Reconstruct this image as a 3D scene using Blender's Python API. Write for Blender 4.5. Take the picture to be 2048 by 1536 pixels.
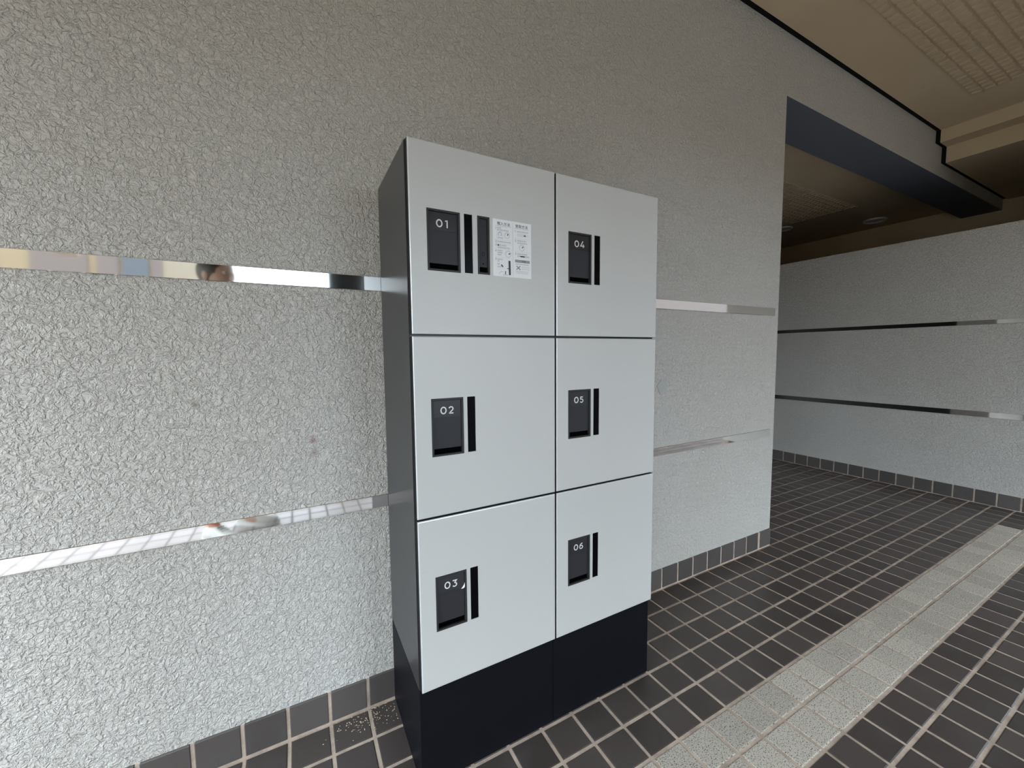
import bpy, bmesh, math, random
from mathutils import Vector, Matrix
random.seed(7)
for o in list(bpy.data.objects): bpy.data.objects.remove(o)
scene = bpy.context.scene
col = scene.collection

# ------------------------------------------------------------------ camera, world, exposure
S = 0.4            # metres per survey unit (one unit = one locker door width)
FZ = -4.0293       # survey height of the floor
def W(x, y, z): return Vector((S*x, S*y, S*(z-FZ)))
R = ((0.87964782, -0.47553044, -0.00951369),
     (-0.04467345, -0.06269094, -0.99703266),
     (0.47352296, 0.87746262, -0.07638953))
CAM = (-0.6093, -2.3427, -1.22188)
cd = bpy.data.cameras.new('camera'); cam = bpy.data.objects.new('camera', cd); col.objects.link(cam)
cd.sensor_width = 36; cd.lens = 803.509/2048*36; cd.clip_start = 0.02; cd.clip_end = 300
cp = W(*CAM)
M = Matrix(((R[0][0], -R[1][0], -R[2][0], cp.x), (R[0][1], -R[1][1], -R[2][1], cp.y),
            (R[0][2], -R[1][2], -R[2][2], cp.z), (0, 0, 0, 1)))
cam.matrix_world = M
scene.camera = cam
scene.view_settings.view_transform = 'Standard'
scene.view_settings.look = 'None'
scene.view_settings.gamma = 1.0
scene.view_settings.use_curve_mapping = False
scene.view_settings.exposure = 1.04
SKY = 6.5
YEDGE = -7.0       # outer edge of the porch ceiling
FASCL = 0.8      # underside of the added left end fascia, lowered to cut skylight
FASC = 0.98         # underside of the porch fascia, set low to dim the upper wall
PIER = .95
XEDGE = -4.3       # left edge of the porch ceiling

w = bpy.data.worlds.new('overcast_sky'); scene.world = w; w.use_nodes = True
nt = w.node_tree; nt.nodes.clear()
out = nt.nodes.new('ShaderNodeOutputWorld'); bg = nt.nodes.new('ShaderNodeBackground')
tc = nt.nodes.new('ShaderNodeTexCoord'); sp = nt.nodes.new('ShaderNodeSeparateXYZ')
rp = nt.nodes.new('ShaderNodeValToRGB')
rp.color_ramp.elements[0].position = 0.0; rp.color_ramp.elements[0].color = (.266,.322,.374,1)
rp.color_ramp.elements[1].position = 1.0; rp.color_ramp.elements[1].color = (.845,.975,1.10,1)
nt.links.new(tc.outputs['Generated'], sp.inputs[0]); nt.links.new(sp.outputs['Z'], rp.inputs[0])
nt.links.new(rp.outputs[0], bg.inputs['Color']); bg.inputs['Strength'].default_value = SKY
nt.links.new(bg.outputs[0], out.inputs[0])

# ------------------------------------------------------------------ materials
def srgb(r, g, b):
    f = lambda c: ((c/255+0.055)/1.055)**2.4 if c > 10 else c/255/12.92
    return (f(r), f(g), f(b), 1)
class Mat:
    def __init__(s, name, color=(.5, .5, .5, 1), rough=.5, metal=0, spec=.5):
        s.m = bpy.data.materials.new(name); s.m.use_nodes = True
        s.t = s.m.node_tree; s.b = s.t.nodes['Principled BSDF']
        s.b.inputs['Base Color'].default_value = color
        s.b.inputs['Roughness'].default_value = rough
        s.b.inputs['Metallic'].default_value = metal
        s.b.inputs['Specular IOR Level'].default_value = spec
        s.pos = None
    def n(s, kind, **kw):
        x = s.t.nodes.new('ShaderNode'+kind)
        for k, v in kw.items():
            if k in x.inputs: x.inputs[k].default_value = v
            else: setattr(x, k, v)
        return x
    def l(s, a, b): s.t.links.new(a, b)
    def P(s, scale=None):
        if s.pos is None: s.pos = s.n('NewGeometry').outputs['Position']
        if scale is None: return s.pos
        m = s.n('Mapping'); m.inputs['Scale'].default_value = scale; s.l(s.pos, m.inputs['Vector'])
        return m.outputs[0]
    def noise(s, scale, detail=2, rough=.5, dist=0, vec=None):
        x = s.n('TexNoise', Scale=scale, Detail=detail, Roughness=rough, Distortion=dist)
        s.l(vec or s.P(), x.inputs['Vector']); return x.outputs['Fac']
    def math(s, op, a, b=None, c=None):
        x = s.n('Math', operation=op)
        for i, v in enumerate((a, b, c)):
            if v is None: continue
            if isinstance(v, (int, float)): x.inputs[i].default_value = v
            else: s.l(v, x.inputs[i])
        return x.outputs[0]
    def ramp(s, f, p0, p1, c0=(0, 0, 0, 1), c1=(1, 1, 1, 1)):
        x = s.n('ValToRGB'); e = x.color_ramp.elements
        e[0].position = p0; e[1].position = p1; e[0].color = c0; e[1].color = c1
        s.l(f, x.inputs[0]); return x.outputs[0]
    def mix(s, f, a, b, blend='MIX'):
        x = s.n('Mix', data_type='RGBA', blend_type=blend)
        for i, v in ((0, f), (6, a), (7, b)):
            if isinstance(v, (int, float)): x.inputs[i].default_value = v
            elif isinstance(v, tuple): x.inputs[i].default_value = v
            else: s.l(v, x.inputs[i])
        return x.outputs[2]
    def base(s, c): s.l(c, s.b.inputs['Base Color'])
    def bump(s, h, strength=.3, dist=.002):
        x = s.n('Bump', Strength=strength, Distance=dist); s.l(h, x.inputs['Height'])
        s.l(x.outputs[0], s.b.inputs['Normal'])

WALLC = (0.645, 0.617, 0.573, 1)
def stucco(name, marks=False):
    m = Mat(name, WALLC, .55, 0, .35)
    warp = m.n('TexNoise', Scale=38, Detail=2); m.l(m.P(), warp.inputs['Vector'])
    vm = m.n('VectorMath', operation='MULTIPLY_ADD')
    m.l(warp.outputs['Color'], vm.inputs[0]); vm.inputs[1].default_value = (.022, .022, .022); m.l(m.P(), vm.inputs[2])
    def plateau(n, lo, hi):
        x = m.n('MapRange', interpolation_type='SMOOTHSTEP'); m.l(n, x.inputs[0])
        x.inputs[1].default_value = lo; x.inputs[2].default_value = hi; return x.outputs[0]
    p1 = plateau(m.noise(70, 2.5, .5, .5, vm.outputs[0]), .43, .57)     # trowel-flattened spatter
    p2 = plateau(m.noise(128, 2, .5, .6, vm.outputs[0]), .42, .60)
    a = m.noise(84, 1.5, .5, .6, vm.outputs[0])
    cr = m.math('MULTIPLY', m.math('MINIMUM', m.math('ABSOLUTE', m.math('SUBTRACT', a, .5)), .045), 13)
    h = m.math('ADD', m.math('ADD', p1, m.math('MULTIPLY', p2, .7)), m.math('ADD', m.math('MULTIPLY', cr, .8), m.math('MULTIPLY', m.noise(230, 2), .3)))
    m.bump(h, 1.0, .0020)
    c = m.mix(m.ramp(m.noise(1.1, 4), .35, .7), WALLC, (0.622, 0.59, 0.54, 1))
    if marks:
        for (x, z, rad, cc) in ((-0.52, -1.83, .013, srgb(165, 105, 115)), (-0.51, -1.93, .016, srgb(160, 135, 140)), (-1.18, -1.53, .010, srgb(110, 98, 80))):
            p = W(x, .8577, z)
            d = m.n('VectorMath', operation='DISTANCE'); m.l(m.P((1, 0, 1)), d.inputs[0]); d.inputs[1].default_value = (p.x, 0, p.z)
            k = m.math('ADD', d.outputs['Value'], m.math('MULTIPLY', m.math('SUBTRACT', m.noise(90, 3), .5), .03))
            c = m.mix(m.ramp(k, rad*.1, rad, (.6, .6, .6, 1), (0, 0, 0, 1)), c, cc)
    m.base(c); return m.m
M_wall = stucco('stucco_paint', True)
M_wall2 = stucco('stucco_paint_far')

m = Mat('ceiling_paint', (0.6, 0.53, 0.42, 1), .8, 0, .2)
m.base(m.mix(m.ramp(m.noise(2.2, 5, .6), .3, .75), (.57,.45,.30,1),(.63,.505,.345,1)))
m.bump(m.noise(300, 2), .12, .001); M_ceil = m.m
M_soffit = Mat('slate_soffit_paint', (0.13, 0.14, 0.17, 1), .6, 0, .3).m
M_umber_shade = Mat('passage_shade_umber', (.035, .03, .028, 1), .8, 0, .2).m  # dark colour stands in for shade, so the steel strips reflect dark
M_dark = Mat('gap_shade_black', (.01, .01, .01, 1), .9, 0, .1).m

PX, PY, X0, Y0 = .2765, .273, 3.105, .024    # tile pitch and grid origin (survey units)
def cellrand(m, px, py, pz, off):
    a = m.n('VectorMath', operation='SUBTRACT'); m.l(m.P(), a.inputs[0]); a.inputs[1].default_value = off
    d = m.n('VectorMath', operation='DIVIDE'); m.l(a.outputs[0], d.inputs[0]); d.inputs[1].default_value = (px, py, pz)
    f = m.n('VectorMath', operation='FLOOR'); m.l(d.outputs[0], f.inputs[0])
    wn = m.n('TexWhiteNoise', noise_dimensions='3D'); m.l(f.outputs[0], wn.inputs['Vector'])
    return wn.outputs['Value']
o_ = W(X0, Y0, 0)
def tilemat(name, c0, c1, rough):
    m = Mat(name, c0, rough, 0, .5)
    r = cellrand(m, S*PX, S*PY, 5, (o_.x, o_.y, -1))
    c = m.mix(r, c0, c1)
    c = m.mix(m.math('MULTIPLY', m.ramp(m.noise(700, 2), .62, .75), .3), c, (.16, .15, .14, 1))
    c = m.mix(m.math('MULTIPLY', m.ramp(m.noise(6, 5, .7), .5, .8), .35), c, (.12, .11, .10, 1))
    m.base(c); m.bump(m.noise(420, 3), .15, .0008); return m.m
M_tile = tilemat('dark_brown_tile', (0.054, 0.043, 0.039, 1), (0.082, 0.066, 0.060, 1), .38)
m = Mat('speckled_granite_tile', (.4, .39, .37, 1), .7, 0, .18)
r = cellrand(m, S*PX, S*PY, 5, (o_.x, o_.y, -1))
c = m.mix(r, (0.57, 0.515, 0.435, 1), (0.45, 0.405, 0.345, 1))
c = m.mix(m.ramp(m.noise(300, 2, .6), .55, .62), c, (.075, .07, .07, 1))
c = m.mix(m.math('MULTIPLY', m.ramp(m.noise(230, 2, .6), .60, .68), .5), c, (.62, .6, .56, 1))
m.base(c); m.bump(m.noise(420, 3), .12, .0008); M_light = m.m
m = Mat('tan_grout', (0.30, 0.25, 0.205, 1), .85, 0, .2)
m.base(m.mix(m.ramp(m.noise(14, 5, .7), .35, .7), (0.36, 0.285, 0.23, 1), (0.62, 0.50, 0.41, 1)))
m.bump(m.noise(500, 2), .2, .001); M_grout = m.m
M_entry = tilemat('pinkish_entry_tile', (0.31, 0.27, 0.25, 1), (0.36, 0.31, 0.29, 1), .5)
M_groutd = Mat('dirty_grout', (.12, .11, .10, 1), .9).m

m = Mat('polished_steel', (0.86, 0.85, 0.83, 1), .04, 1)
m.bump(m.noise(1, 3, vec=m.P((3, 3, 9))), .02, .003); M_mirror = m.m

m = Mat('satin_silver_paint', (0.60, 0.62, 0.62, 1), .45, .12, .5)
g = m.noise(1, 3, .6, vec=m.P((25, 400, 900)))
m.base(m.mix(g, (0.60, 0.595, 0.572, 1), (0.645, 0.64, 0.615, 1)))
m.bump(m.noise(900, 2), .04, .0004); M_door = m.m
m = Mat('silver_edge', (0.72, 0.74, 0.74, 1), .3, .3, .5); M_edge = m.m
m = Mat('charcoal_paint', (0.032, 0.032, 0.034, 1), .3, .0, .45)
m.bump(m.noise(1200, 2), .03, .0003); M_body = m.m
m = Mat('black_paint', (0.006, 0.006, 0.008, 1), .5, 0, .1)
m.base(m.mix(m.ramp(m.noise(30, 6, .75), .70, .85), (0.0055, 0.0055, 0.008, 1), (0.02, 0.02, 0.022, 1))); M_plinth = m.m
M_rim_shade = Mat('black_rim_and_gap_shade', (0.028, 0.027, 0.026, 1), .45, 0, .35).m
m = Mat('dark_grey_plastic', (0.026, 0.025, 0.030, 1), .45, 0, .35); m.bump(m.noise(1500, 2), .05, .0003); M_plate = m.m
M_gloss = Mat('gloss_black', (0.002, 0.002, 0.003, 1), .25, 0, .06).m
M_well = Mat('finger_well_black', (0.0015, 0.0015, 0.002, 1), .8, 0, .02).m
M_film = Mat('clear_film', (0.030, 0.029, 0.033, 1), .22, 0, .5).m
M_digit = Mat('digit_white', (0.75, 0.75, 0.73, 1), .5).m
M_white = Mat('sticker_white', (0.93, 0.94, 0.95, 1), .4).m
M_ink = Mat('ink_black', (0.06, 0.06, 0.06, 1), .6).m
M_inkg = Mat('ink_grey', (0.36, 0.36, 0.37, 1), .6).m
M_inkl = Mat('ink_pale_grey', (0.62, 0.62, 0.63, 1), .6).m
M_tape = Mat('tape_residue', (0.46, 0.455, 0.43, 1), .4).m
M_lamp = Mat('opal_diffuser', (0.8, 0.8, 0.78, 1), .35).m
M_ring = Mat('lamp_ring', (0.75, 0.74, 0.72, 1), .4).m
m = Mat('crumb', (.5, .4, .28, 1), .8); M_grit = m.m
m = Mat('asphalt_ground', (0.2, 0.2, 0.2, 1), .85); m.base(m.mix(m.noise(1.5, 5, .6), (.03,.03,.03,1),(.04,.04,.04,1))); M_ground = m.m
m = Mat('tan_brick_facade', (.42, .33, .23, 1), .8); m.base(m.mix(m.noise(9, 5, .7), (.14,.10,.052,1),(.19,.14,.08,1))); M_facade = m.m
M_pink = Mat('pinkish_panel', (.085,.062,.052,1), .7).m
M_bounce = Mat('pale_bounce_ground', (.19,.155,.115,1), .85).m
M_glass = Mat('dark_glazing', (.03, .035, .04, 1), .06).m

# ------------------------------------------------------------------ mesh helpers
def link(o): col.objects.link(o); return o
def mesh(name, verts, faces, mats, fm=None):
    me = bpy.data.meshes.new(name); me.from_pydata([tuple(v) for v in verts], [], faces); me.update()
    for mm in (mats if isinstance(mats, (list, tuple)) else [mats]): me.materials.append(mm)
    if fm:
        for p, i in zip(me.polygons, fm): p.material_index = i
    return me
BF = [(0, 3, 2, 1), (4, 5, 6, 7), (0, 1, 5, 4), (1, 2, 6, 5), (2, 3, 7, 6), (3, 0, 4, 7)]  # -z +z -y +x +y -x
class MB:
    """collects boxes and quads given in survey units relative to an origin"""
    def __init__(s): s.v = []; s.f = []; s.m = []
    def add(s, vs, fs, mi=0):
        n = len(s.v); s.v += [Vector(v) for v in vs]; s.f += [tuple(i+n for i in f) for f in fs]; s.m += [mi]*len(fs) if isinstance(mi, int) else mi
    def box(s, x0, x1, y0, y1, z0, z1, mi=0):
        s.add([(x0, y0, z0), (x1, y0, z0), (x1, y1, z0), (x0, y1, z0), (x0, y0, z1), (x1, y0, z1), (x1, y1, z1), (x0, y1, z1)], BF, mi)
    def data(s, name, mats, origin=(0, 0, 0), bevel=0, seg=1):
        o = Vector(origin)
        vs = [(v-o)*S for v in s.v]
        me = mesh(name, vs, s.f, mats, s.m)
        if bevel:
            bm = bmesh.new(); bm.from_mesh(me)
            bmesh.ops.bevel(bm, geom=bm.edges[:], offset=bevel*S, segments=seg, affect='EDGES', clamp_overlap=True)
            bm.to_mesh(me); bm.free()
        return me
    def build(s, name, mats, parent=None, origin=(0, 0, 0), bevel=0, seg=1, at=None):
        """origin: survey point that becomes the object's origin; at: location in parent space or world"""
        o = bpy.data.objects.new(name, s.data(name, mats, origin, bevel, seg)); link(o)
        o.parent = parent
        if at is not None: o.location = at
        return o
def tag(o, label=None, cat=None, group=None, kind=None):
    if label: o['label'] = label
    if cat: o['category'] = cat
    if group: o['group'] = group
    if kind: o['kind'] = kind
    return o
def empty(name, loc):
    o = bpy.data.objects.new(name, None); o.empty_display_size = .1; link(o); o.location = loc; return o
def struct(name, mb, mats, label, cat, bevel=0):
    o = mb.build(name, mats, None, (0, 0, FZ), bevel)
    return tag(o, label, cat, None, 'structure')

# ------------------------------------------------------------------ the setting
D = .8577; WB = 1.56; XW = 5.33; XF = 10.25; ZC = 2.93; XB = 14.85; ZL = 2.41
GB = FZ-.03
b = MB(); b.box(-10, XW, D, WB, FZ-.1, 3.3)
wall_back = struct('wall_back', b, M_wall, 'rough grey stucco wall that the parcel lockers stand against', 'wall')
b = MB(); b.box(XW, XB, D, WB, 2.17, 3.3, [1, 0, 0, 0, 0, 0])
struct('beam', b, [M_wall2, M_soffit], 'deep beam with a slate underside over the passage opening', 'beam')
b = MB(); b.box(XF, XF+.45, -3.2, 8, FZ-.1, .925)
wall_right = struct('wall_right', b, M_wall2, 'low grey stucco wall closing the passage on the right', 'wall')
b = MB(); b.box(XB, XB+.3, -3.2, 8, FZ-.1, 3.3)
b.box(XF+.45, XB, -.95, -.8, FZ-.1, 3.3); b.box(XF, XF+.45, -3.2, -.8, .92, 3.3)  # unseen closure walls added to keep daylight out of the bay
struct('wall_far', b, M_ceil, 'shadowed plain wall seen above the low stucco wall, with unseen closures added to darken the bay', 'wall')
b = MB(); b.box(2.2, 3.2, 8, 8.3, FZ-.1, 3.3); b.box(5.6, XB, 8, 8.3, FZ-.1, 3.3); b.box(3.2, 5.6, 8, 8.3, .4, 3.3); b.box(2.0, 2.3, WB, 8, FZ-.1, 3.3)  # opening in the back wall added to light the low right wall
struct('wall_alcove', b, M_umber_shade, 'back walls of the passage, coloured dark to paint shade, with an added light opening', 'wall')
b = MB(); b.box(2.3, XB, WB, 8, ZL, ZL+.1)
ceiling_alcove = struct('ceiling_alcove', b, M_ceil, 'beige ceiling of the passage behind the beam', 'ceiling')
# porch ceiling: board stops short of the wall and leaves a dark shadow gap
GAP = .075
b = MB(); b.box(XEDGE, 10.42, YEDGE, D-GAP, ZC, ZC+.06)
ceiling = struct('ceiling', b, M_ceil, 'beige porch ceiling with an embossed vent field', 'ceiling')
b = MB(); b.box(XEDGE, XB+.3, YEDGE-.3, 8.3, 3.3, 3.6); b.box(XEDGE, XB+.3, YEDGE-.3, YEDGE, FASC, 3.3); b.box(XEDGE-.3, XEDGE, YEDGE-.3, D, FASCL, 3.6)  # unseen fascias hang deep to hold skylight off the upper walls
struct('roof_slab', b, M_ceil, 'roof slab over the porch with unseen deep fascias added to cut the skylight', 'roof')
prof = [(10.40, 2.99), (10.40, 2.70), (10.74, 2.70), (10.74, 2.40), (XB, 2.40), (XB, 2.50), (10.84, 2.50), (10.84, 2.80), (10.5, 2.80), (10.5, 2.99)]
b = MB(); n = len(prof); ya, yb = YEDGE, D-GAP
b.add([(x, ya, z) for x, z in prof]+[(x, yb, z) for x, z in prof], [(i, (i+1) % n, n+(i+1) % n, n+i) for i in range(n)]+[tuple(range(n-1, -1, -1)), tuple(range(n, 2*n))])
o = struct('ceiling_step', b, M_ceil, 'stepped cream bulkhead dropping to a lower ceiling on the right', 'ceiling')
bm = bmesh.new(); bm.from_mesh(o.data); bmesh.ops.recalc_face_normals(bm, faces=bm.faces[:]); bm.to_mesh(o.data); bm.free()

b = MB(); b.box(XEDGE, 10.41, D-GAP-.01, D+.01, ZC+.022, ZC+.05)  # black filler strip paints the shade inside the ceiling gap
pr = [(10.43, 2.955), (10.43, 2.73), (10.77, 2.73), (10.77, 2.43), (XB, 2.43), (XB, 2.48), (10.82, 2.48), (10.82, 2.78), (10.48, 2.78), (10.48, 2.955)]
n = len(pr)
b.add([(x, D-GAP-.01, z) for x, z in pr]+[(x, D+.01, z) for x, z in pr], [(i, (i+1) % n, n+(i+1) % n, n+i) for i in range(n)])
struct('trim_5', b, M_dark, 'black strip painting the shade in the gap between the porch ceiling and the stucco wall', 'trim')

# mirror-polished strips
def strip(i, x0, x1, z0, z1, lab):
    b = MB(); b.box(x0, x1, D-.012, D+.01, z0, z1)
    struct('trim_%d' % i, b, M_mirror, lab, 'trim', .003)
strip(1, -8, XW-.09, -.745, -.639, 'upper polished steel strip on the locker wall')
strip(2, -8, XW-.105, -2.414, -2.317, 'lower polished steel strip on the locker wall')
def stripr(i, z0, z1, lab):
    b = MB(); b.box(XF-.012, XF+.01, -3.1, 7.9, z0, z1)
    struct('trim_%d' % i, b, M_mirror, lab, 'trim', .003)
stripr(3, -.79, -.71, 'upper polished steel strip on the low right wall')
stripr(4, -2.45, -2.35, 'lower polished steel strip on the low right wall')

# floor: grout bed, individual tiles near the camera, the rest joined
b = MB(); b.box(-9, XB, -8.2, 8, FZ-.12, FZ-.006)
floor = struct('floor', b, M_grout, 'porch floor of dark brown square tiles with a pale speckled band', 'floor')
G = .026
hx, hy = (PX-G)/2, (PY-G)/2
def tile_mesh(name, mat):
    b = MB(); bv = .006; t = .004
    b.add([(-hx, -hy, -.02), (hx, -hy, -.02), (hx, hy, -.02), (-hx, hy, -.02),
           (-hx, -hy, -bv*.5), (hx, -hy, -bv*.5), (hx, hy, -bv*.5), (-hx, hy, -bv*.5),
           (-hx+bv, -hy+bv, 0), (hx-bv, -hy+bv, 0), (hx-bv, hy-bv, 0), (-hx+bv, hy-bv, 0)],
          [(8, 9, 10, 11)]+[(a, (a+1) % 4, 4+(a+1) % 4, 4+a) for a in range(4)]+[(4+a, 4+(a+1) % 4, 8+(a+1) % 4, 8+a) for a in range(4)])
    return b.data(name, mat)
ME_tile = tile_mesh('tile', M_tile); ME_ltile = tile_mesh('pale_tile', M_light)
def project(x, y, z):
    d = Vector((x-CAM[0], y-CAM[1], z-CAM[2]))
    q = [Vector(r) @ d for r in R]
    if q[2] < .05: return None
    return (1024+803.5*q[0]/q[2], 768+803.5*q[1]/q[2], q[2])
def area(x, y):
    ps = [project(x+i*hx, y+j*hy, FZ) for i, j in ((-1, -1), (1, -1), (1, 1), (-1, 1))]
    if any(p is None for p in ps): return 0
    cx = sum(p[0] for p in ps)/4; cy = sum(p[1] for p in ps)/4
    if not any(-5 < p[0] < 2053 and -5 < p[1] < 1541 for p in ps): return 0
    # hidden by the locker or by the wall end
    if 840 < cx < 1290 and cy < 1330+(1290-cx)*.46: return 0
    if y > D: 
        t = (D-CAM[1])/(y-CAM[1]); xc = CAM[0]+t*(x-CAM[0])
        if xc < XW: return 0
    A = 0
    for i in range(4):
        a, c_ = ps[i], ps[(i+1) % 4]; A += a[0]*c_[1]-c_[0]*a[1]
    return abs(A)/2
cells = []
for i in range(-42, 43):
    for j in range(-30, 29):
        x = X0+(i+.5)*PX; y = Y0+(j+.5)*PY
        if y > D and x < XW-.0 and y < WB+.05: continue
        if x > XF-.02 and y > -3.25: continue
        if x > XB-.1: continue
        if y > D-.02+.0 and x < 2.4: continue
        if x < -8.8 or y < -8.1 or y > 7.9: continue
        pale = (j in (-2+0, -3+0)) and i < 22
        cells.append((area(x, y), x, y, i, j, pale))
# survey lines: band between y=-.514 and y=-1.07
cells = [(a, x, y, i, j, ((-1.09 < y < -.50) and i < 22) or (-4.45 < y < -3.15 and i < 0)) for a, x, y, i, j, p in cells]
cells.sort(key=lambda t: -t[0])
NI = 290
rest = {False: MB(), True: MB(), 'entry': MB()}
for k, (a, x, y, i, j, pale) in enumerate(cells):
    dz = random.uniform(-.0015, .0015); rz = random.uniform(-.006, .006)
    if k < NI and a > 0:
        o = bpy.data.objects.new('pale_tile' if pale else 'tile', ME_ltile if pale else ME_tile); link(o)
        o.parent = floor; o.location = (S*x, S*y, S*dz); o.rotation_euler = (random.uniform(-.002, .002), random.uniform(-.002, .002), rz)
    else:
        b = rest['entry' if pale and y < -3 else pale]; bv = .006
        v = [(x+sx*(hx-bb), y+sy*(hy-bb), FZ+zz+dz) for zz, bb in ((-.02, 0), (-.003, 0), (0, bv)) for sx, sy in ((-1, -1), (1, -1), (1, 1), (-1, 1))]
        b.add(v, [(8, 9, 10, 11)]+[(q, (q+1) % 4, 4+(q+1) % 4, 4+q) for q in range(4)]+[(4+q, 4+(q+1) % 4, 8+(q+1) % 4, 8+q) for q in range(4)])
for pale, b in rest.items():
    o = b.build({False: 'tiles', True: 'pale_tiles', 'entry': 'pinkish_tiles'}[pale], {False: M_tile, True: M_light, 'entry': M_entry}[pale], floor, (0, 0, FZ)); o['kind'] = 'stuff'

b = MB(); b.box(-8.5, X0, Y0-16*PY+PY*0, Y0-12*PY, FZ-.012, FZ-.0055)
o = b.build('grout_bed', M_groutd, floor, (0, 0, FZ))

# tiled skirtings
SK = .2486
def skirt_tile(name, wide):
    b = MB(); b.box(-wide/2, wide/2, -.016, .02, .012, SK)
    return b.data(name, M_skirt, (0, 0, 0), .005)
m = Mat('skirting_tile', (.06, .05, .046, 1), .48)
r_ = m.n('ObjectInfo').outputs['Random']
c = m.mix(r_, (0.072, 0.060, 0.055, 1), (0.105, 0.089, 0.081, 1))
c = m.mix(m.math('MULTIPLY', m.ramp(m.noise(9, 5, .7), .5, .8), .4), c, (.13, .12, .11, 1))
m.base(c); m.bump(m.noise(420, 3), .15, .0008); M_skirt = m.m
ME_sk = skirt_tile('tile', PX-.022); ME_sk2 = skirt_tile('tile', PY-.022)
b = MB(); b.box(-9, XW+.001, D-.010, D+.01, FZ-.02, FZ+SK-.004); b.box(XW-.01, XW+.010, D-.010, WB, FZ-.02, FZ+SK-.004)
base_back = struct('baseboard_back', b, M_grout, 'dark tile skirting along the locker wall', 'skirting')
i = -32
while True:
    x = X0+(i+.5)*PX; i += 1
    if x+PX/2 > XW+.1: break
    wcut = None
    o = bpy.data.objects.new('tile', ME_sk); link(o); o.parent = base_back
    o.location = (S*x, S*D, S*random.uniform(-.001, .001))
    if x+PX/2 > XW-.02: o.location.x = S*(XW-(PX-.022)/2+.004)
for j in range(2):
    o = bpy.data.objects.new('tile', ME_sk2); link(o); o.parent = base_back
    o.location = (S*XW, S*(D+.15+j*PY), 0); o.rotation_euler = (0, 0, math.pi/2)
b = MB(); b.box(XF-.010, XF+.01, -3.2, 7.9, FZ-.02, FZ+SK-.004)
base_right = struct('baseboard_right', b, M_grout, 'dark tile skirting along the low right wall', 'skirting')
for j in range(-11, 28):
    y = Y0+(j+.5)*PY-.06
    if y < -3.1: continue
    o = bpy.data.objects.new('tile', ME_sk2); link(o); o.parent = base_right
    o.location = (S*XF, S*y, S*random.uniform(-.001, .001)); o.rotation_euler = (0, 0, -math.pi/2)

# embossed vent fields in the ceilings: louvre cells with one dropped lip
VP = .1435; VR = .140
cw, ch = VP*.93, VR*.80
LV = [(-cw/2, -ch/2, .002), (cw/2, -ch/2, .002), (cw/2, ch/2, .002), (-cw/2, ch/2, .002), (-cw/2+.003, -ch/2, -.026), (-cw/2+.003, ch/2, -.026), (-cw/2+.016, -ch/2, -.026), (-cw/2+.016, ch/2, -.026), (cw/2, -ch/2, -.012), (cw/2, ch/2, -.012)]
LF = [(0, 4, 5, 3), (4, 6, 7, 5), (6, 8, 9, 7), (8, 1, 2, 9), (0, 1, 8, 6, 4), (3, 5, 7, 9, 2)]
def flipn(o):
    bm = bmesh.new(); bm.from_mesh(o); bmesh.ops.recalc_face_normals(bm, faces=bm.faces[:]); bm.to_mesh(o); bm.free()
b = MB(); b.add(LV, LF); ME_lou = b.data('louvre', M_ceil)
lst = []
for k in range(15):
    for i in range(34):
        x = 9.40-(i+.5)*VP; y = .145-(k+.5)*VR
        p = project(x, y, ZC)
        vis = p is not None and -20 < p[0] < 2068 and -20 < p[1] < 1556
        lst.append((vis, -(p[2] if p else 99), x, y))
lst.sort(key=lambda t: (not t[0], -t[1]))
rb = MB()
for k, (vis, d_, x, y) in enumerate(lst):
    if vis and k < 280:
        o = bpy.data.objects.new('louvre', ME_lou); link(o); o.parent = ceiling; o.location = (S*x, S*y, S*(ZC-FZ))
    else:
        rb.add([(x+v[0], y+v[1], ZC+v[2]) for v in LV], LF)
o = rb.build('louvres', M_ceil, ceiling, (0, 0, FZ)); o['kind'] = 'stuff'
rb = MB()
for k in range(11):
    for i in range(40):
        x = 12.15-(i+.5)*VP; y = 2.70+(k+.5)*VR
        rb.add([(x+v[0], y+v[1], ZL+v[2]) for v in LV], LF)
o = rb.build('louvres', M_ceil, ceiling_alcove, (0, 0, FZ)); o['kind'] = 'stuff'

# outdoors, seen in the polished strips, and added bounce ground
b = MB(); b.box(-9, 120, -160, -8.2, FZ-.2, FZ-.02); b.box(-9, 60, 8, 60, FZ-.2, FZ-.02)
struct('ground', b, M_ground, 'dark asphalt road outside the porch', 'ground')
b = MB(); b.box(-120, -9, -160, 20, FZ-.2, FZ-.02)  # pale unseen ground added to bounce light onto the ceiling
struct('bounce_ground', b, M_bounce, 'pale ground added at the open left end of the porch to bounce light', 'bounce_ground')
b = MB(); b.box(.15, PIER, -6.9, -6.1, FZ-.02, 2.94)
struct('pillar', b, M_glass, 'dark pillar at the outer edge of the porch', 'pillar', .02)

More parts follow.
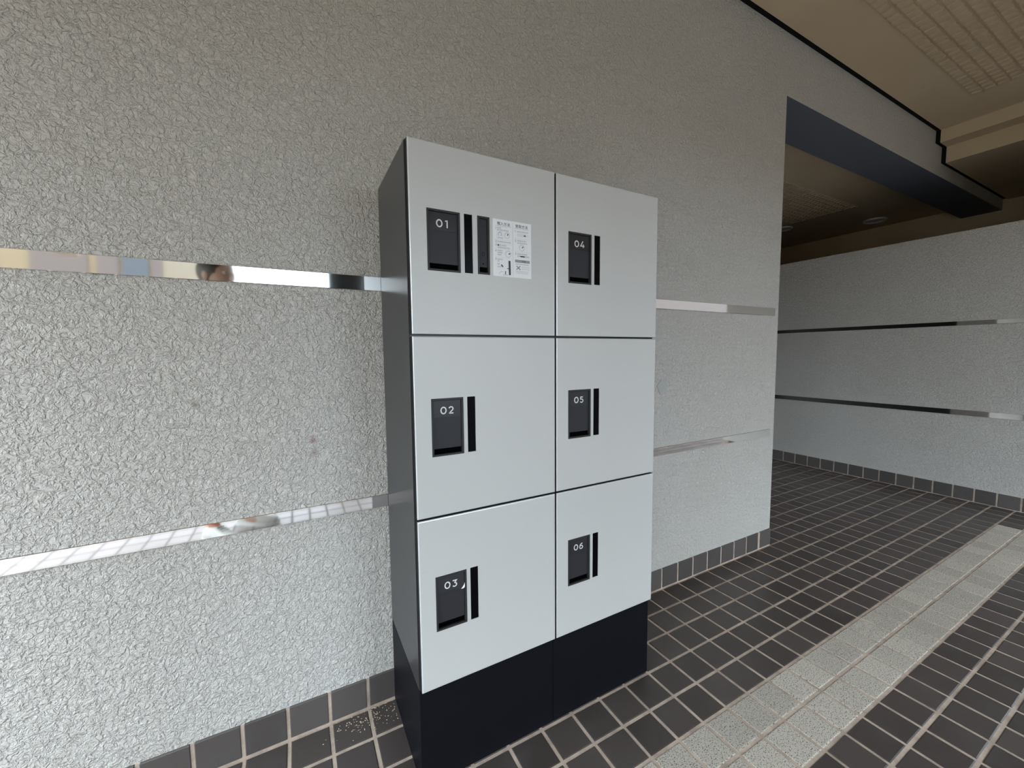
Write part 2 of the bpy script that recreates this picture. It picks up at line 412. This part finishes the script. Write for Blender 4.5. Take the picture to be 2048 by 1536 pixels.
def facade(name, x0, x1, y0, y1, h, wallm, lab, wins):
    root = empty(name, W((x0+x1)/2, (y0+y1)/2, FZ)); tag(root, lab, 'building')
    og = ((x0+x1)/2, (y0+y1)/2, FZ)
    b = MB(); b.box(x0, x1, y0, y1, FZ-.02, FZ+h); b.build('wall', wallm, root, og)
    for (a, c_, z0, z1, mt) in wins:
        b = MB(); b.box(a, c_, y1-.05, y1+.08, FZ+z0, FZ+z1); b.build('window' if mt is M_glass else 'panel', mt, root, og)
facade('house', -40, -5.7, -32, -20, 13, M_facade, 'tan house across the road on the left, mirrored in the steel strips',
       [(-9.9, -8.2, 5.9, 8.0, M_pink), (-7.9, -7.2, 4.5, 9, M_pink), (-7.1, -6.2, 5, 8, M_glass), (-6.1, -5.75, 4, 10, M_pink), (-14, -11, 6.2, 9, M_pink)])
facade('apartment_block', 16, 44, -32, -18, 26, M_pink, 'pinkish block across the road on the right, mirrored in the steel strips',
       [(x, x+2.2, z, z+2.5, M_glass) for x in (18, 22.6) for z in (7.5, 14)])

# ------------------------------------------------------------------ parcel locker
LX0, LX1 = -.0083, 2.0; LYF = .040; LYB = D-.014; ZT = .0046; ZS = -3.352
lk = empty('parcel_locker', W(1.0, .42, FZ))
tag(lk, 'black parcel locker bank with six silver numbered doors standing against the stucco wall', 'locker')
LO = (1.0, .42, FZ)
b = MB()
b.box(LX0, LX1, LYF, LYB, ZS, ZT)
body = b.build('cabinet_body', M_body, lk, LO, .006, 2)
tag(body, 'charcoal painted cabinet body')
b = MB(); b.box(LX0, 1.0055, LYF, LYB, FZ, ZS-.004)
o = b.build('plinth', M_plinth, lk, LO, .003); tag(o, 'black plinth under the left column')
b = MB(); b.box(1.0075, LX1, LYF, LYB, FZ, ZS-.004)
o = b.build('plinth', M_plinth, lk, LO, .003); tag(o, 'black plinth under the right column')

def rect_frame(b, x0, x1, z0, z1, t, y0, y1, mi=0):
    b.box(x0, x1, y0, y1, z1-t, z1, mi); b.box(x0, x1, y0, y1, z0, z0+t, mi)
    b.box(x0, x0+t, y0, y1, z0+t, z1-t, mi); b.box(x1-t, x1, y0, y1, z0+t, z1-t, mi)
DH, PITCH = 1.1045, 1.1176
PZ0, PZ1 = -.731, -.374                 # number panel
HOLES = [(.101, .308, PZ0, PZ1), (.334, .3885, -.7275, -.374)]
CARD = (.421, .505, -.727, -.372)
def door_mesh(name, wd, holes, dep=.040):
    """door leaf with rounded edges and real recesses cut through the face"""
    xs = sorted({.007, wd-.007}|{h[0] for h in holes}|{h[1] for h in holes})
    zs = sorted({-DH+.007, -.007}|{h[2] for h in holes}|{h[3] for h in holes})
    b = MB()
    V = {}
    def vid(x, z):
        if (x, z) not in V: V[(x, z)] = len(b.v); b.v.append(Vector((x, 0, z)))
        return V[(x, z)]
    for a in range(len(xs)-1):
        for c_ in range(len(zs)-1):
            cx, cz = (xs[a]+xs[a+1])/2, (zs[c_]+zs[c_+1])/2
            if any(h[0] < cx < h[1] and h[2] < cz < h[3] for h in holes): continue
            b.f.append((vid(xs[a], zs[c_]), vid(xs[a+1], zs[c_]), vid(xs[a+1], zs[c_+1]), vid(xs[a], zs[c_+1]))); b.m.append(0)
    for h in holes:
        b.add([(h[0], 0, h[2]), (h[1], 0, h[2]), (h[1], 0, h[3]), (h[0], 0, h[3]), (h[0], .03, h[2]), (h[1], .03, h[2]), (h[1], .03, h[3]), (h[0], .03, h[3])],
              [(0, 4, 5, 1), (1, 5, 6, 2), (2, 6, 7, 3), (3, 7, 4, 0), (4, 7, 6, 5)], [1, 1, 1, 1, 2])
    # rounded rim and edges: rings from the face outward then back
    rings = [(.007, 0), (.003, .0012), (.0008, .0035), (0, .008), (0, dep-.006)]
    for k in range(len(rings)-1):
        (i0, y0), (i1, y1) = rings[k], rings[k+1]
        p0 = [(i0, y0, -DH+i0), (wd-i0, y0, -DH+i0), (wd-i0, y0, -i0), (i0, y0, -i0)]
        p1 = [(i1, y1, -DH+i1), (wd-i1, y1, -DH+i1), (wd-i1, y1, -i1), (i1, y1, -i1)]
        b.add(p0+p1, [(q, 4+q, 4+(q+1) % 4, (q+1) % 4) for q in range(4)], 3 if k == 3 else 1)  # deepest ring coloured black to paint the shade between doors
    b.add([(0, dep-.006, -DH), (wd, dep-.006, -DH), (wd, dep-.006, 0), (0, dep-.006, 0)], [(0, 3, 2, 1)], 1)
    return b.data(name, [M_door, M_edge, M_well, M_rim_shade])

# strokes for the digits
def arc(cx, cz, rx, rz, a0, a1, n=16):
    return [(cx+rx*math.cos(math.radians(a0+(a1-a0)*t/n)), cz+rz*math.sin(math.radians(a0+(a1-a0)*t/n))) for t in range(n+1)]
def ribbon(b, pts, wd, y, closed=False, mi=0, thick=.0012):
    n = len(pts); L = []; Rr = []
    for k in range(n):
        if closed: a, c_ = pts[k-1], pts[(k+1) % n]
        else: a, c_ = pts[max(k-1, 0)], pts[min(k+1, n-1)]
        p = pts[k]
        d1 = Vector((p[0]-a[0], p[1]-a[1])); d2 = Vector((c_[0]-p[0], c_[1]-p[1]))
        if d1.length < 1e-9: d1 = d2
        if d2.length < 1e-9: d2 = d1
        d1.normalize(); d2.normalize(); t = (d1+d2)
        if t.length < 1e-6: t = d1
        t.normalize(); nn = Vector((-t[1], t[0])); sc = wd/2/max(.45, nn.dot(Vector((-d1[1], d1[0]))))
        L.append((p[0]+nn[0]*sc, y, p[1]+nn[1]*sc)); Rr.append((p[0]-nn[0]*sc, y, p[1]-nn[1]*sc))
    m_ = n if closed else n-1
    b.add(L+Rr, [(k, n+k, n+(k+1) % n, (k+1) % n) for k in range(m_)], mi)
# digits on a 0..w by 0..1 cell
DIG = {
 '0': [(arc(.40, .5, .36, .44, 0, 360, 32)[:-1], True)],
 '1': [([(.08, .86), (.36, .93)], False), ([(.36, 1.0), (.36, 0)], False)],
 '2': [(arc(.36, .68, .28, .26, 165, -35, 14)+[(.10, .07)], False), ([(.04, .07), (.70, .07)], False)],
 '3': [([(.06, .93), (.62, .93), (.32, .58)], False), (arc(.34, .32, .30, .26, 95, -150, 16), False)],
 '4': [([(.50, 1.0), (.04, .26), (.80, .26)], False), ([(.58, .55), (.58, 0)], False)],
 '5': [([(.62, .93), (.16, .93), (.11, .54)], False), (arc(.33, .33, .30, .27, 125, -150, 18), False)],
 '6': [(arc(.37, .32, .31, .26, 0, 360, 24)[:-1], True), (arc(.66, .36, .60, .58, 92, 180, 12), False)],
}
def digits(b, txt, x, z, h, y, mi=0, wd=.17, adv=1.12):
    for ch in txt:
        for pts, cl in DIG[ch]:
            ribbon(b, [(x+px*h, z+pz*h) for px, pz in pts], wd*h, y, cl, mi)
        x += h*(adv if ch != '1' else .9)

def door_hw(door, n):
    # number panel: rim, recessed plate with finger gap, film, digits
    x0, x1, z0, z1 = HOLES[0]
    b = MB(); rect_frame(b, x0, x1, z0, z1, .0125, -.0015, .03)
    b.build('panel_rim', M_rim_shade, door, bevel=.001)
    b = MB(); b.box(x0+.0125, x1-.0125, .010, .016, z0+.045, z1-.0125)
    b.build('panel_plate', M_plate, door, bevel=.001)
    b = MB(); b.box(x0+.0125, x1-.0125, .022, .0285, z0+.0125, z0+.05); b.box(x0+.02, x1-.02, .012, .0285, z0+.0125, z0+.019)
    b.build('finger_well', M_well, door)
    b = MB(); b.box(x0+.016, x1-.016, .0088, .0098, z1-.118, z1-.017)
    f = b.build('clear_film', M_film, door)
    b = MB(); digits(b, n, x0+.0615, -.473, .045, .0080)
    o = b.build('number', M_digit, door)
    o['label'] = 'white number %s' % n
    x0, x1, z0, z1 = HOLES[1]
    b = MB(); b.box(x0+.001, x1-.001, .002, .0285, z0+.001, z1-.001)
    b.build('display_strip', M_gloss, door, bevel=.001)
    if n == '03':
        b = MB(); pts = []
        for k in range(6):
            t = k/5
            pts += [(.272+.022*t, .006-.010*math.sin(t*2.2), -.500+.000*t+.012*t), (.296, .007-.002*t, -.452-.02*(1-t)+.0*t)]
        b.v = [Vector(p) for p in pts]; b.f = [(2*k, 2*k+1, 2*k+3, 2*k+2) for k in range(5)]; b.m = [0]*5
        o = b.build('peeled_film', M_white, door); o['label'] = 'curled pale corner of peeling film'
mesh_l1 = door_mesh('door', 1.0, HOLES+[CARD]); mesh_l = door_mesh('door', 1.0, HOLES); mesh_r = door_mesh('door', .979, HOLES)
doors = {}
for c_ in range(2):
    for r_i in range(3):
        n = '0%d' % (c_*3+r_i+1)
        me = mesh_l1 if n == '01' else (mesh_l if c_ == 0 else mesh_r)
        o = link(bpy.data.objects.new('door', me)); o.parent = lk
        o.location = Vector(((0 if c_ == 0 else 1.0131)-LO[0], -LO[1], -PITCH*r_i-LO[2]))*S
        o['label'] = 'silver door numbered %s' % n
        doors[n] = o; door_hw(o, n)
# card reader on door 01
d1 = doors['01']; x0, x1, z0, z1 = CARD
b = MB(); rect_frame(b, x0, x1, z0, z1, .013, -.0015, .03); o = b.build('reader_rim', M_rim_shade, d1, bevel=.001); o['label'] = 'black rim of the narrow seal slot'
b = MB(); b.box(x0+.013, x1-.013, .009, .016, z0+.046, z1-.013); o = b.build('reader_plate', M_plate, d1, bevel=.001)
b = MB(); b.box(x0+.013, x1-.013, .02, .0285, z0+.013, z0+.05); o = b.build('reader_well', M_well, d1)
b = MB()
cx = (x0+x1)/2
ribbon(b, arc(cx, -.60, .008, .012, 0, 360, 12)[:-1], .002, .0085, True); ribbon(b, [(cx-.006, -.655), (cx, -.662), (cx+.006, -.655)], .004, .0085)
b.build('reader_mark', M_well, d1)

# instruction sticker: one sheet, its print laid on top
SX0, SX1, SZ0, SZ1 = .527, .809, -.729, -.373
b = MB(); b.box(SX0, SX1, -.0016, -.0002, SZ0, SZ1)
stk = b.build('instruction_sticker', M_white, d1); stk['label'] = 'white instruction sticker with two printed columns'
b = MB()
sw, sh = SX1-SX0, SZ1-SZ0; YI = -.0020
U = lambda u, v: (SX0+u*sw, SZ1-v*sh)
def line(u0, v0, u1, v1, wd, mi=2): ribbon(b, [U(u0, v0), U(u1, v1)], wd, YI, False, mi)
def bar(u0, u1, v0, v1, mi=1): line(u0, (v0+v1)/2, u1, (v0+v1)/2, (v1-v0)*sh, mi)
rs = random.Random(3)
def words(u0, u1, v, h=.022, mi=1):
    """rows of tiny printed characters too small to read"""
    u = u0
    while u < u1-.012:
        cwid = .024
        k = rs.random()
        bar(u, u+cwid*.72, v-h/2, v-h/2+h*.22, mi)
        if k > .3: bar(u+cwid*.08, u+cwid*.66, v+h*.05, v+h*.25, mi)
        if k < .7: bar(u, u+cwid*.72, v+h*.34, v+h*.5, mi)
        line(u+cwid*(.2+.4*k), v-h/2, u+cwid*(.2+.4*k), v+h/2, .0018, mi)
        u += cwid*1.12
def dial(u, v, r, ang):
    cx, cz = U(u, v)
    ribbon(b, arc(cx, cz, r, r, 0, 360, 24)[:-1], .0016, YI, True, 1)
    for a in range(20, 170, 24):
        ca, sa = math.cos(math.radians(a)), math.sin(math.radians(a))
        ribbon(b, [(cx+ca*r*1.18, cz+sa*r*1.18), (cx+ca*r*1.4, cz+sa*r*1.4)], .002, YI, False, 1)
    ca, sa = math.cos(math.radians(ang)), math.sin(math.radians(ang))
    ribbon(b, [(cx+ca*r*.15, cz+sa*r*.15), (cx+ca*r*.85, cz+sa*r*.85)], .0062, YI, False, 0)
line(.505, .035, .505, .965, .0012, 1)
line(.05, .118, .47, .118, .0012, 1); line(.55, .118, .95, .118, .0012, 1)
for v in (.355, .425, .515, .665): line(.05, v, .47, v, .0009, 2)
for v in (.295, .53): line(.55, v, .95, v, .0009, 2)
def num(t, u, v): 
    x, z = U(u, v); digits(b, t, x, z-.006, .0125, YI, 1, .16)
for t, v in (('1', .165), ('2', .39), ('3', .452), ('4', .552), ('5', .70)): num(t, .058, v)
for t, v in (('1', .165), ('2', .335), ('3', .57)): num(t, .562, v)
words(.105, .22, .15); words(.105, .40, .186)
x, z = U(.175, .262); ribbon(b, arc(x, z, .011, .014, -40, 220, 14), .003, YI, False, 1); line(.10, .215, .25, .215, .0008, 2); line(.10, .215, .10, .34, .0008, 2); line(.25, .215, .25, .34, .0008, 2); words(.12, .25, .322, .02, 1)
dial(.36, .272, .0165, 58)
words(.11, .47, .39)
bar(.11, .155, .44, .464, 0); words(.16, .34, .452); words(.11, .42, .49)
words(.11, .23, .547); words(.11, .24, .583); words(.11, .22, .62)
dial(.385, .597, .0185, 25)
words(.11, .245, .70); words(.11, .17, .732)
ribbon(b, [U(.415, .71), U(.422, .965)], .0145, YI, False, 0)
words(.11, .15, .785, .03, 1); words(.11, .22, .83); ribbon(b, [U(.205, .79), U(.245, .83)], .008, YI, False, 0)
ribbon(b, [U(.35, .85), U(.42, .853)], .004, YI, False, 0); ribbon(b, [U(.31, .90), U(.31, .955)], .006, YI, False, 0)
ribbon(b, [U(.14, .96), U(.20, .91), (U(.26, .92))], .0014, YI, False, 1); words(.25, .37, .967, .018, 1)
words(.625, .93, .168); x, z = U(.74, .225)
for q in ((.64, .205, .86, .205), (.64, .245, .86, .245), (.64, .205, .64, .245), (.86, .205, .86, .245)): line(*q, .0010, 1)
bar(.80, .85, .218, .24, 0); words(.66, .79, .226, .016, 2); words(.88, .94, .222, .016, 2)
words(.625, .86, .33); words(.625, .89, .37)
dial(.745, .457, .0175, 45)
words(.625, .90, .567); words(.625, .95, .607); bar(.70, .82, .598, .618, 0)
bar(.56, .955, .672, .722, 3)
words(.58, .94, .752, .016, 1)
line(.60, .785, .70, .85, .0068, 1); line(.70, .785, .60, .85, .0068, 1)
words(.735, .94, .80, .018, 2); words(.735, .94, .835, .018, 2); words(.58, .94, .88, .018, 2); words(.58, .94, .91, .018, 2)
def text(txt, u, v, h, mi=0, sx=1.0):
    cu = bpy.data.curves.new('t', 'FONT'); cu.body = txt; cu.size = 1.0; cu.offset = .012; cu.space_character = 1.12
    ob = link(bpy.data.objects.new('t', cu)); bpy.context.view_layer.update()
    me = ob.evaluated_get(bpy.context.evaluated_depsgraph_get()).to_mesh()
    vs = [tuple(p.co) for p in me.vertices]; fs = [tuple(p.vertices) for p in me.polygons]
    ob.to_mesh_clear(); bpy.data.objects.remove(ob); bpy.data.curves.remove(cu)
    if not vs: return
    x, z = U(u, v)
    b.add([(x+p[0]*h*sx, YI-.0002, z+p[1]*h) for p in vs], fs, mi)
text('預入方法', .105, .098, .0225, 0); text('受取方法', .575, .098, .0225, 0)
text('注意', .74, .708, .0145, 0)
o = b.build('sticker_print', [M_ink, M_inkg, M_inkl, M_inkg], d1)
o['label'] = 'black and grey print of the instruction sticker'

# ------------------------------------------------------------------ small things
b = MB()
pts = [(-.098, .012), (-.035, .075), (.055, .068), (.095, .005), (.050, -.070), (-.045, -.078)]
n = len(pts)
b.add([(p[0], 0, p[1]) for p in pts]+[(p[0]*.96, -.004, p[1]*.96) for p in pts], [tuple(range(n, 2*n))]+[(k, (k+1) % n, n+(k+1) % n, n+k) for k in range(n)])
o = b.build('tape_patch', M_tape); o.location = W(3.068, D-.0015, -1.618)
tag(o, 'dull scrap of old tape stuck to the wall right of door 05', 'tape')

def downlight(x, y, r, lab):
    root = empty('downlight', W(x, y, ZL)); tag(root, lab, 'ceiling light', None)
    def lathe(name, prof, mat):
        vs = []; fs = []; N = 40; k = len(prof)
        for i in range(N):
            a = 2*math.pi*i/N
            for rr, zz in prof: vs.append((rr*math.cos(a)*S, rr*math.sin(a)*S, zz*S))
        for i in range(N):
            for q in range(k-1):
                fs.append((i*k+q, ((i+1) % N)*k+q, ((i+1) % N)*k+q+1, i*k+q+1))
        me = mesh(name, vs, fs, mat)
        for p in me.polygons: p.use_smooth = True
        o = link(bpy.data.objects.new(name, me)); o.parent = root; return o
    lathe('ring', [(r*.78, -.004), (r*.80, -.03), (r*.88, -.045), (r*.97, -.03), (r, 0)], M_ring)
    lathe('diffuser', [(.0005, -.03), (r*.4, -.026), (r*.7, -.012), (r*.79, .0)], M_lamp)
downlight(13.9, 3.0, .27, 'round white downlight in the dark passage ceiling')
downlight(12.4, 4.62, .24, 'half hidden downlight beside the wall end in the passage ceiling')

b = MB(); rs = random.Random(11)
for k in range(170):
    x = min(rs.gauss(-.22, .13), -.03); y = min(rs.gauss(.76, .07), D-.03); s_ = rs.uniform(.0025, .007)
    vs = [(x+s_*rs.uniform(.6, 1.2)*dx, y+s_*rs.uniform(.6, 1.2)*dy, FZ+.001+s_*rs.uniform(.5, .9)*dz) for dx, dy, dz in ((-1, 0, 0), (0, -1, 0), (1, 0, 0), (0, 1, 0), (0, 0, 1))]
    b.add(vs, [(0, 1, 4), (1, 2, 4), (2, 3, 4), (3, 0, 4)])
o = b.build('grit', M_grit, None, (-.2, .75, FZ), at=W(-.2, .75, FZ))
tag(o, 'scatter of pale grit on the floor tiles left of the locker base', 'grit', None, 'stuff')

# ------------------------------------------------------------------ the person mirrored in the strips
M_skin = Mat('skin', (.45, .27, .19, 1), .5).m
M_hair = Mat('dark_brown_hair', (.03, .018, .012, 1), .5).m
M_jack = Mat('brown_jacket', (.07, .045, .035, 1), .85).m
M_trou = Mat('charcoal_trousers', (.03, .03, .034, 1), .85).m
M_shoe = Mat('pale_sneaker', (.55, .53, .49, 1), .6).m
M_sole = Mat('sneaker_sole', (.62, .61, .58, 1), .6).m
M_lin = Mat('orange_lining', (.55, .16, .06, 1), .7).m
M_lace = Mat('dark_lace', (.06, .06, .07, 1), .7).m
M_eye = Mat('eye_white', (.7, .7, .68, 1), .3).m
def skin(name, chains, mat, parent, sub=2, root=0):
    """chains: lists of (point, radius); equal points are merged so that limbs branch"""
    V = []; Rd = []; E_ = []; idx = {}
    for ch in chains:
        prev = None
        for p, r in ch:
            k = tuple(round(c, 4) for c in p)
            if k not in idx: idx[k] = len(V); V.append(p); Rd.append(r)
            i = idx[k]
            if prev is not None: E_.append((prev, i))
            prev = i
    me = bpy.data.meshes.new(name); me.from_pydata(V, E_, []); me.update()
    o = link(bpy.data.objects.new(name, me))
    md = o.modifiers.new('s', 'SKIN'); md.use_smooth_shade = True
    for i, sv in enumerate(me.skin_vertices[0].data):
        rr = Rd[i]; sv.radius = rr if isinstance(rr, tuple) else (rr, rr); sv.use_root = (i == root)
    o.modifiers.new('d', 'SUBSURF').levels = sub
    dg = bpy.context.evaluated_depsgraph_get()
    bpy.context.view_layer.update(); dg.update()
    m2 = bpy.data.meshes.new_from_object(o.evaluated_get(dg))
    m2.materials.clear(); m2.materials.append(mat)
    for p in m2.polygons: p.use_smooth = True
    bpy.data.objects.remove(o); bpy.data.meshes.remove(me)
    o = link(bpy.data.objects.new(name, m2)); o.parent = parent; return o
def ellips(name, c, r, mat, parent, fn=None, n=20):
    bm = bmesh.new(); bmesh.ops.create_uvsphere(bm, u_segments=n, v_segments=n//2+2, radius=1)
    for v in bm.verts:
        q = Vector((v.co.x*r[0], v.co.y*r[1], v.co.z*r[2]))
        if fn: q = fn(q)
        v.co = q+Vector(c)
    me = bpy.data.meshes.new(name); bm.to_mesh(me); bm.free(); me.materials.append(mat)
    for p in me.polygons: p.use_smooth = True
    o = link(bpy.data.objects.new(name, me)); o.parent = parent; return o
pe = empty('person', W(-1.62, -3.62, FZ)); pe.rotation_euler = (0, 0, math.radians(-52))   # local +y is forward
tag(pe, 'person in brown jacket and pale sneakers, mirrored in the polished strips left of the lockers', 'person')
B_ = []
B_.append([((0, 0, .95), (.15, .11)), ((0, .005, 1.10), (.135, .10)), ((0, 0, 1.28), (.155, .11)), ((0, -.01, 1.40), (.13, .09)), ((0, -.005, 1.47), (.06, .06)), ((0, .01, 1.54), (.055, .06))])
for sx in (-1, 1):
    B_.append([((0, 0, .95), (.15, .11)), ((sx*.095, 0, .86), .088), ((sx*.10, .012, .50), .06), ((sx*.105, -.01, .30), .055), ((sx*.11, -.02, .09), .036), ((sx*.115, .02, .045), .036), ((sx*.125, .13, .03), .03)])
    B_.append([((0, -.01, 1.40), (.13, .09)), ((sx*.175, -.01, 1.385), .055), ((sx*.215, -.02, 1.12), .042), ((sx*.225, .05, .88), .028), ((sx*.225, .075, .82), (.020, .034)), ((sx*.222, .095, .755), (.016, .038))])
    for k, (dy, L_) in enumerate(((.030, .066), (.010, .076), (-.010, .070), (-.028, .055))):
        q0 = Vector((sx*.222, .095, .755))
        a = Vector((sx*.221, .097+dy*.8, .742)); b_ = a+Vector((-sx*.006, .006+dy*.15, -L_*.5)); c_ = b_+Vector((-sx*.016, .002, -L_*.5))
        B_.append([(tuple(q0), (.016, .038)), (tuple(a), .0095), (tuple(b_), .0088), (tuple(c_), .007)])
    t0 = (sx*.225, .075, .82)
    B_.append([(t0, (.020, .034)), ((sx*.208, .112, .79), .011), ((sx*.198, .128, .757), .0095), ((sx*.195, .130, .732), .0075)])
body_o = skin('body', B_, M_skin, pe)
def headfn(q):
    if q.z < 0: q.x *= 1-.25*min(1, -q.z/.11); q.y += .012*(-q.z/.11)
    if q.y > .06: q.y = .06+(q.y-.06)*.75
    return q
ellips('head', (0, .02, 1.61), (.077, .098, .115), M_skin, pe, headfn, 28)
ellips('nose', (0, .118, 1.595), (.015, .02, .026), M_skin, pe)
ellips('mouth', (0, .106, 1.548), (.026, .010, .008), Mat('lips', (.40, .16, .13, 1), .5).m, pe)
for sx in (-1, 1):
    e_ = ellips('eye', (sx*.031, .099, 1.622), (.0135, .010, .008), M_eye, pe)
    ellips('pupil', (sx*.031, .107, 1.622), (.006, .004, .006), M_hair, e_)
    ellips('ear', (sx*.078, .01, 1.605), (.011, .020, .033), M_skin, pe)
ellips('hair', (0, .004, 1.638), (.088, .104, .105), M_hair, pe, lambda q: Vector((q.x, min(q.y, .070+.35*max(0, q.z)), max(q.z, -.035 if q.y > .03 else -.085))), 28)
J = [[((0, 0, .84), (.18, .14)), ((0, 0, .93), (.175, .135)), ((0, .005, 1.10), (.165, .125)), ((0, 0, 1.28), (.185, .135)), ((0, -.01, 1.40), (.145, .105)), ((0, -.008, 1.475), (.078, .078))]]
for sx in (-1, 1):
    J.append([((0, -.01, 1.40), (.145, .105)), ((sx*.18, -.01, 1.39), .072), ((sx*.22, -.02, 1.12), .060), ((sx*.228, .045, .895), .044)])
skin('jacket', J, M_jack, pe)
T_ = [[((0, 0, 1.10), (.14, .105)), ((0, 0, 1.02), (.15, .115)), ((0, 0, .94), (.155, .12))]]
for sx in (-1, 1):
    T_.append([((0, 0, .94), (.155, .12)), ((sx*.092, 0, .80), .098), ((sx*.102, .012, .50), .080), ((sx*.107, -.01, .30), .070), ((sx*.11, -.02, .105), .060)])
skin('trousers', T_, M_trou, pe)
def shoe(sx):
    root = empty('sneaker', (sx*.118, -.055, 0)); root.parent = pe; root.rotation_euler = (0, 0, -sx*.12)
    N = 20
    secs = [(0, .030, .055, .058), (.02, .036, .075, .07), (.07, .036, .082, .075), (.12, .040, .070, .07), (.17, .046, .052, .05), (.215, .045, .044, .042), (.25, .034, .036, .034), (.268, .016, .026, .024)]
    vs = []; fs = []
    for y, hw, ht, _ in secs:
        for i in range(N):
            a = 2*math.pi*i/N; cx, cz = math.cos(a), math.sin(a)
            vs.append((hw*math.copysign(abs(cx)**.8, cx), y, .018+(ht)*(max(cz, 0)**.8 if cz > 0 else 0)))
    for k in range(len(secs)-1):
        for i in range(N): fs.append((k*N+i, k*N+(i+1) % N, (k+1)*N+(i+1) % N, (k+1)*N+i))
    fs += [tuple(range(N)), tuple(range(len(secs)*N-1, (len(secs)-1)*N-1, -1))]
    me = mesh('upper', vs, fs, M_shoe)
    bm = bmesh.new(); bm.from_mesh(me); bmesh.ops.recalc_face_normals(bm, faces=bm.faces[:]); bm.to_mesh(me); bm.free()
    for p in me.polygons: p.use_smooth = True
    o = link(bpy.data.objects.new('upper', me)); o.parent = root
    vs = []; 
    out_ = [(hw+.006, y) for y, hw, _, _ in secs]
    ring = [(x, y) for x, y in out_]+[(-x, y) for x, y in reversed(out_)]
    n = len(ring)
    vs = [(x, y, 0) for x, y in ring]+[(x, y, .024) for x, y in ring]
    fs = [tuple(range(n-1, -1, -1)), tuple(range(n, 2*n))]+[(i, (i+1) % n, n+(i+1) % n, n+i) for i in range(n)]
    o = link(bpy.data.objects.new('sole', mesh('sole', vs, fs, M_sole))); o.parent = root
    ellips('collar_lining', (0, .052, .098), (.030, .048, .008), M_lin, root)
    for k in range(4):
        y = .115+k*.018; z = .090-k*.0085
        bm = bmesh.new(); bmesh.ops.create_cube(bm, size=1, matrix=Matrix.Translation((0, y, z)) @ Matrix.Diagonal((.042, .006, .006, 1)))
        me = bpy.data.meshes.new('lace'); bm.to_mesh(me); bm.free(); me.materials.append(M_lace)
        o = link(bpy.data.objects.new('lace', me)); o.parent = root
for sx in (-1, 1): shoe(sx)
